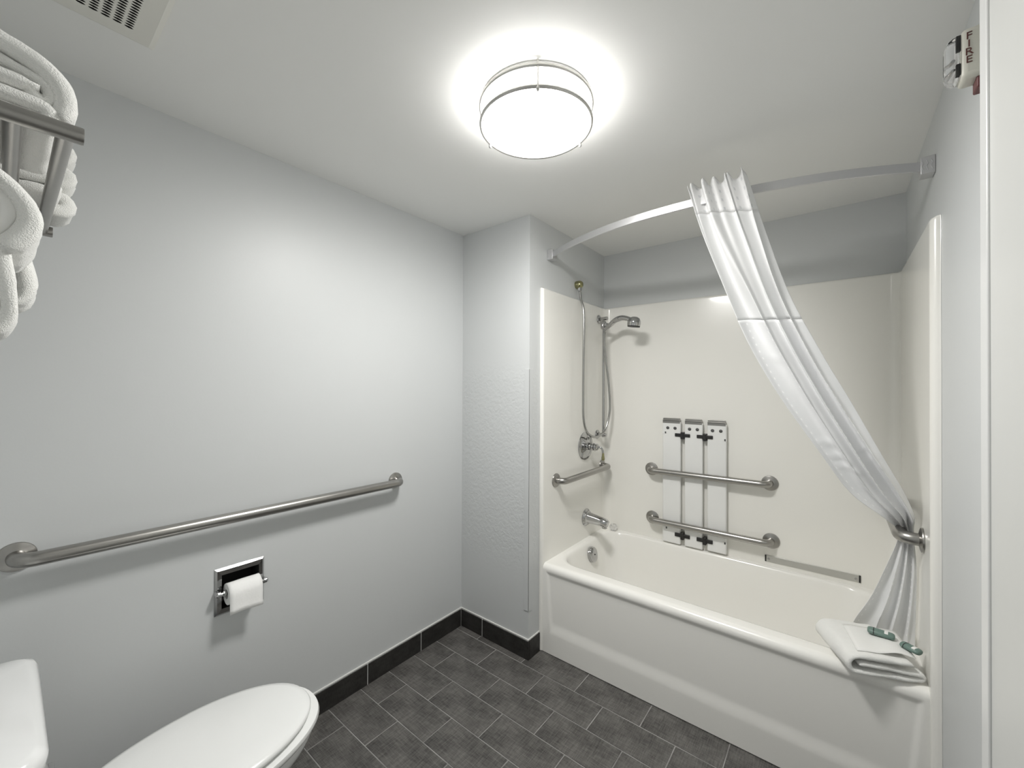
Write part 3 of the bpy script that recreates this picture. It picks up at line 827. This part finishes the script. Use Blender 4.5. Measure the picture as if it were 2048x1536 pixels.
# ================================================================== TOILET
TX = 0.392
toi = thing('toilet', (TX, 0.35, 0), 'white elongated toilet with closed lid below the long grab bar', 'toilet')
def egg(scale_w, y0, y1, z, n=64, w=0.186, back=0.80):
    pts = []
    yc = y0+(y1-y0)*0.50
    for k in range(n):
        a = 2*math.pi*k/n
        c, s = math.cos(a), math.sin(a)
        if s >= 0:
            x = w*scale_w*(abs(c)**0.92)*(1 if c >= 0 else -1)
            y = yc+(y1-yc)*s
        else:
            e = 0.42
            x = w*scale_w*(abs(c)**e)*(1 if c >= 0 else -1)*(1-(1-back)*abs(s)**1.2)
            y = yc-(yc-y0)*(abs(s)**e if False else abs(s)**0.75)
        pts.append((TX+x, y, z))
    return pts
LZ = 0.430
lid = [egg(0.97, 0.215, 0.740, LZ-0.018), egg(1.0, 0.212, 0.746, LZ-0.013), egg(1.0, 0.212, 0.747, LZ-0.006), egg(0.975, 0.216, 0.742, LZ), egg(0.90, 0.23, 0.722, LZ+0.004), egg(0.6, 0.30, 0.64, LZ+0.007), egg(0.2, 0.42, 0.54, LZ+0.008)]
ld = obj('lid', MB().loft(lid, True, True, True), 'seatplastic', toi, angle=60)
seat = [egg(0.95, 0.215, 0.735, LZ-0.050), egg(1.035, 0.212, 0.765, LZ-0.048), egg(1.06, 0.210, 0.774, LZ-0.037), egg(1.05, 0.210, 0.770, LZ-0.027), egg(0.97, 0.213, 0.745, LZ-0.0235)]
obj('seat', MB().loft(seat, True, True, True), 'seatplastic', toi, angle=60)
for s in (-1, 1):
    obj('hinge', MB().tube([(TX+s*0.075-0.02, 0.218, LZ-0.018), (TX+s*0.075+0.02, 0.218, LZ-0.018)], 0.011, 14), 'seatplastic', toi)
bowl = []
for z, sw, ya_, yb_ in ((0.0, 0.62, 0.16, 0.60), (0.02, 0.60, 0.16, 0.59), (0.10, 0.56, 0.16, 0.57), (0.18, 0.60, 0.16, 0.585), (0.25, 0.74, 0.165, 0.645), (0.31, 0.90, 0.17, 0.710), (0.335, 0.98, 0.175, 0.745), (0.355, 1.0, 0.18, 0.756), (0.374, 0.99, 0.185, 0.750), (0.377, 0.93, 0.20, 0.735)):
    bowl.append(egg(sw, ya_, yb_, z))
obj('bowl', MB().loft(bowl, True, True, True), 'porcelain', toi, angle=60)
def rr3(x0, x1, y0, y1, r, z): return rrect(x0, x1, y0, y1, r, z, 8, 5)
tk = [rr3(TX-0.20, TX+0.20, -0.045, 0.125, 0.04, 0.375), rr3(TX-0.215, TX+0.215, -0.048, 0.138, 0.045, 0.42), rr3(TX-0.232, TX+0.232, -0.050, 0.152, 0.045, 0.70), rr3(TX-0.232, TX+0.232, -0.050, 0.152, 0.045, 0.715)]
obj('tank', MB().loft(tk, True, True, True), 'porcelain', toi, angle=60)
tl = [rr3(TX-0.236, TX+0.236, -0.053, 0.158, 0.048, 0.715), rr3(TX-0.244, TX+0.244, -0.054, 0.166, 0.052, 0.721), rr3(TX-0.244, TX+0.244, -0.054, 0.167, 0.052, 0.738), rr3(TX-0.238, TX+0.238, -0.052, 0.161, 0.048, 0.750), rr3(TX-0.225, TX+0.225, -0.046, 0.148, 0.040, 0.756), rr3(TX-0.16, TX+0.16, -0.01, 0.09, 0.03, 0.759)]
obj('tank_lid', MB().loft(tl, True, True, True), 'porcelain', toi, angle=60)
fl_ = obj('flush_lever', MB().tube([(TX+0.165, 0.146, 0.655), (TX+0.165, 0.168, 0.655), (TX+0.14, 0.172, 0.652), (TX+0.10, 0.172, 0.646)], [0.012, 0.009, 0.007, 0.008], 12), 'chrome', toi)
for s in (-1, 1):
    obj('bolt_cap', MB().lathe([(0.014, 0.0), (0.013, 0.010), (0.007, 0.016), (0.0, 0.017)], (TX+s*0.13, 0.30, 0.0), seg=14), 'porcelain', toi)

# ================================================================== TOWELS
def ribbon(path, th, ext0, ext1, frame, nseg=30, amp=0.004, freq=18, seed=0, round_=0.012, step=0.006):
    # path: 2-D points (a, b) of the cloth's centre line; swept from ext0 to ext1 along the third axis.
    # frame(a, b, e) -> world point
    P = [np.array(p, float) for p in path]
    Q = [P[0]]
    for p in P[1:]:
        d = p-Q[-1]
        L = np.linalg.norm(d)
        k = max(1, int(L/step))
        for i in range(1, k+1):
            Q.append(Q[-1]+d/k) if i < k else Q.append(p)
    n = len(Q)
    tn = []
    for i in range(n):
        t = Q[min(i+1, n-1)]-Q[max(i-1, 0)]
        t = t/(np.linalg.norm(t)+1e-9)
        tn.append(np.array((-t[1], t[0])))
    loops = []
    for k in range(nseg+1):
        f = k/nseg
        e = ext0+(ext1-ext0)*f
        de = min(f, 1-f)*abs(ext1-ext0)
        q = min(1.0, de/round_)
        sc = 0.45+0.55*math.sqrt(max(0.0, 1-(1-q)**2))
        lp = []
        for side in (1, -1):
            idx = range(n) if side == 1 else range(n-1, -1, -1)
            for i in idx:
                ends = min(i, n-1-i)
                es = 0.5+0.5*min(1.0, ends/2.0)
                off = tn[i]*side*th/2*sc*es
                p = Q[i]+off
                v = Vector((p[0]*freq+seed, p[1]*freq, e*freq))
                ns = noise.noise(v)*amp + noise.noise(v*4.5)*amp*0.30
                p = p+tn[i]*side*ns*0.8
                ee = e+noise.noise(Vector((p[0]*freq*0.8, p[1]*freq*0.8, seed+5.0)))*amp*1.3
                lp.append(frame(p[0], p[1], ee))
        loops.append(lp)
    mb = MB()
    mb.loft(loops, True)
    N2 = 2*n
    for base in (0, nseg*N2):
        for i in range(n-1):
            mb.f.append((base+i, base+i+1, base+N2-2-i, base+N2-1-i))
    return mb
def zfold(a0, a1, b0, gap, layers, n=6):
    # serpentine: layers stacked in b, folding at a0 / a1
    pts = []
    for k in range(layers):
        b = b0+gap*k
        seq = (a0, a1) if k % 2 == 0 else (a1, a0)
        pts.append((seq[0], b))
        for t in np.linspace(0.1, 0.9, 7):
            pts.append((seq[0]*(1-t)+seq[1]*t, b))
        pts.append((seq[1], b))
        if k < layers-1:
            s = 1 if seq[1] > seq[0] else -1
            for i in range(1, n):
                an = -math.pi/2+math.pi*i/n
                pts.append((seq[1]+s*gap/2*math.cos(an), b+gap/2+gap/2*math.sin(an)))
    return pts
shelf_frame = lambda a, b, e: (e, a, b)
SZ = 1.815
# near pair on the shelf
pth = zfold(-0.035, 0.136, SZ+0.024, 0.024, 3)
o = obj('folded_towel', ribbon(pth, 0.0215, 0.640, 0.862, shelf_frame, amp=0.005, seed=1.0), 'terry', origin=(0.75, 0.05, SZ+0.013), angle=180)
tag(o, 'small folded white terry towel under the bulky one on the rack', 'towel', 'folded terry towels on the rack')
pth = [(-0.03, 1.905), (0.06, 1.898), (0.115, 1.888), (0.140, 1.872), (0.147, 1.889), (0.130, 1.905), (0.06, 1.922), (-0.03, 1.930)]
pth = spline(pth, 5)
top_out = spline([(-0.035, 1.954), (0.06, 1.947), (0.120, 1.930), (0.152, 1.908), (0.162, 1.880), (0.158, 1.852)], 6)
mb = ribbon(pth, 0.018, 0.655, 0.855, shelf_frame, amp=0.004, seed=3.0)
mb2 = ribbon(top_out, 0.027, 0.645, 0.862, shelf_frame, amp=0.005, seed=4.0)
bt = thing('folded_towel', (0.75, 0.05, 1.85), 'bulky folded white bath towel on top of the rack', 'towel', 'folded terry towels on the rack')
obj('outer_fold', mb2, 'terry', bt, angle=180)
obj('inner_layers', mb, 'terry', bt, angle=180)
# far pair on the shelf
pth = zfold(-0.03, 0.180, SZ+0.026, 0.030, 6)
o = obj('folded_towel', ribbon(pth, 0.0280, 0.300, 0.415, shelf_frame, amp=0.006, seed=6.0), 'terry', origin=(0.36, 0.05, SZ+0.013), angle=180)
tag(o, 'tall folded white towel overhanging the rack by its far arm', 'towel', 'folded terry towels on the rack')
pth = zfold(-0.03, 0.156, SZ+0.022, 0.024, 3)
o = obj('folded_towel', ribbon(pth, 0.0215, 0.428, 0.545, shelf_frame, amp=0.006, seed=8.0), 'terry', origin=(0.48, 0.05, SZ+0.013), angle=180)
tag(o, 'low folded white towel in the middle of the rack', 'towel', 'folded terry towels on the rack')
# towels draped over the lower bar
LBY, LBZ = 0.070, 1.728
def drape(name, label, pts, th, x0, x1, seed, amp=0.005):
    o = obj(name, ribbon(spline(pts, 5), th, x0, x1, shelf_frame, amp=amp, seed=seed), 'terry', origin=((x0+x1)/2, LBY, LBZ), angle=180)
    return tag(o, label, 'towel', 'towels hung under the rack')
ht = thing('hanging_towel', (0.76, LBY, LBZ), 'thick white towel bundled over the lower rack bar', 'towel', 'towels hung under the rack')
obj('outer_fold', ribbon(spline([(0.030, 1.60), (0.034, 1.68), (0.046, 1.735), (0.072, 1.752), (0.098, 1.742), (0.121, 1.715), (0.129, 1.690), (0.122, 1.665), (0.104, 1.640)], 5), 0.026, 0.655, 0.865, shelf_frame, amp=0.005, seed=11.0), 'terry', ht, angle=180)
obj('inner_layers', ribbon(spline([(0.070, 1.728), (0.090, 1.722), (0.104, 1.705), (0.106, 1.690), (0.098, 1.672), (0.086, 1.665)], 5), 0.027, 0.660, 0.858, shelf_frame, amp=0.003, seed=12.0), 'hem', ht, angle=180)
drape('hanging_towel', 'white hand towel hanging lowest from the rack bar', [(0.052, 1.56), (0.053, 1.66), (0.060, 1.700), (0.074, 1.716), (0.092, 1.690), (0.102, 1.640), (0.109, 1.580), (0.110, 1.548), (0.098, 1.525), (0.088, 1.535), (0.092, 1.580)], 0.017, 0.735, 0.850, 13.0)
drape('hanging_towel', 'white towel with a crumpled hem hanging behind the bundled one', [(0.040, 1.58), (0.044, 1.68), (0.058, 1.735), (0.076, 1.748), (0.100, 1.725), (0.122, 1.690), (0.130, 1.650), (0.131, 1.620), (0.124, 1.600), (0.108, 1.595), (0.100, 1.62)], 0.022, 0.470, 0.640, 15.0, 0.008)

# towel rack
rack = thing('towel_rack', (0.60, YN, SZ), 'brushed steel towel rack with round arms and cross bars above the toilet', 'towel rack')
for x in (0.905, 0.298):
    a_ = obj('arm', MB().tube([(x, YN, SZ), (x, 0.176, SZ)], 0.0122, 24), 'steel', rack, angle=60)
    obj('end_cap', MB().lathe([(0.0122, -0.001), (0.0118, 0.0015), (0.0, 0.002)], (x, 0.176, SZ), (0, 1, 0), 24), 'steel', a_)
    obj('wall_rosette', MB().lathe([(0.030, 0.0), (0.030, 0.006), (0.026, 0.010), (0.013, 0.012)], (x, YN, SZ), (0, 1, 0), 24), 'steel', a_)
    obj('drop_bracket', MB().tube([(x, 0.030, SZ), (x, 0.030, LBZ+0.005), (x, LBY, LBZ)], 0.006, 12), 'steel', rack)
for y in (0.160, 0.111, 0.062, 0.013):
    obj('cross_bar', MB().tube([(0.298, y, SZ), (0.905, y, SZ)], 0.0098, 18), 'steel', rack, angle=60)
obj('towel_bar', MB().tube([(0.298, LBY, LBZ), (0.905, LBY, LBZ)], 0.0085, 16), 'steel', rack, angle=60)

# folded mat on the tub rim with paper card and two green packets
ang = math.radians(24)
e1, e2 = Vector((math.cos(ang), math.sin(ang), 0)), Vector((-math.sin(ang), math.cos(ang), 0))
P0 = Vector((1.812, 1.894, HR+0.0015))
rim_frame = lambda a, b, e: tuple(P0+e1*a+e2*e+Vector((0, 0, b)))
inn = [(0.185, 0.058), (0.12, 0.060), (0.05, 0.062), (0.022, 0.058), (0.010, 0.047), (0.006, 0.033), (0.011, 0.018), (0.026, 0.011), (0.08, 0.010), (0.15, 0.010), (0.198, 0.0105), (0.211, 0.015), (0.213, 0.022), (0.204, 0.028), (0.17, 0.030), (0.11, 0.034), (0.06, 0.037), (0.034, 0.037)]
o = obj('folded_bath_mat', ribbon(spline(inn, 4), 0.0165, 0.0, 0.232, rim_frame, nseg=36, amp=0.0035, freq=26, seed=21.0, step=0.005), 'terry', origin=P0, angle=180)
tag(o, 'folded white terry bath mat resting on the tub rim corner', 'bath mat')
cd_ = MB()
cv = []
for i in range(13):
    for j in range(11):
        a, e = 0.038+0.165*i/12, 0.022+0.170*j/10
        zz = 0.0715 + 0.009*math.exp(-((a-0.15)/0.045)**2)*(1-j/10)**2 + 0.0015*math.sin(i*0.9)
        cv.append(rim_frame(a+0.035*(j/10), zz, e))
cd_.add(cv, [(i*11+j, i*11+j+1, (i+1)*11+j+1, (i+1)*11+j) for i in range(12) for j in range(10)])
o = obj('paper_card', cd_, 'card', origin=P0+e1*0.12+e2*0.12+Vector((0, 0, 0.07)), angle=80)
md = o.modifiers.new('thick', 'SOLIDIFY'); md.thickness = 0.0012; md.offset = 1
tag(o, 'thin white paper sheet lying on the folded bath mat', 'paper')
def packet(label, a, e, turn, L, r):
    c = P0+e1*a+e2*e+Vector((0, 0, 0.0745))
    d = (e1*math.cos(turn)+e2*math.sin(turn))
    s = Vector((0, 0, 1)).cross(d)
    t = thing('soap_packet', c, label, 'soap')
    loops = []
    for k, (f, q) in enumerate(((0, 0.55), (0.03, 0.85), (0.10, 1.0), (0.5, 1.04), (0.90, 1.0), (0.97, 0.85), (1.0, 0.55))):
        p = c + d*(L*(f-0.5))
        loops.append([p + s*(r*1.25*q*math.cos(2*math.pi*m/16)) + Vector((0, 0, r*0.72+r*0.72*q*math.sin(2*math.pi*m/16))) for m in range(16)])
    b = obj('wrapper', MB().loft(loops, True, True, True), 'green', t, angle=50)
    for f, wd, mt in ((0.22, 0.0022, 'black'), (0.62, 0.010, 'card')):
        p = c + d*(L*(f-0.5))
        m0, m1 = (0, 9) if mt == 'black' else (3, 6)
        lps = []
        for q_ in (0.0, wd):
            lps.append([p + d*q_ + s*(r*1.25*1.06*math.cos(2*math.pi*m/16)) + Vector((0, 0, r*0.72+r*0.72*1.07*math.sin(2*math.pi*m/16))) for m in range(m0, m1+1)])
        obj('printed_band', MB().loft(lps, False), mt, t, angle=50)
packet('sage green wrapped soap lying on top of the paper sheet', 0.165, 0.135, math.radians(-30), 0.074, 0.0145)
packet('sage green wrapped soap half under the edge of the paper sheet', 0.212, 0.062, math.radians(-62), 0.054, 0.0130)
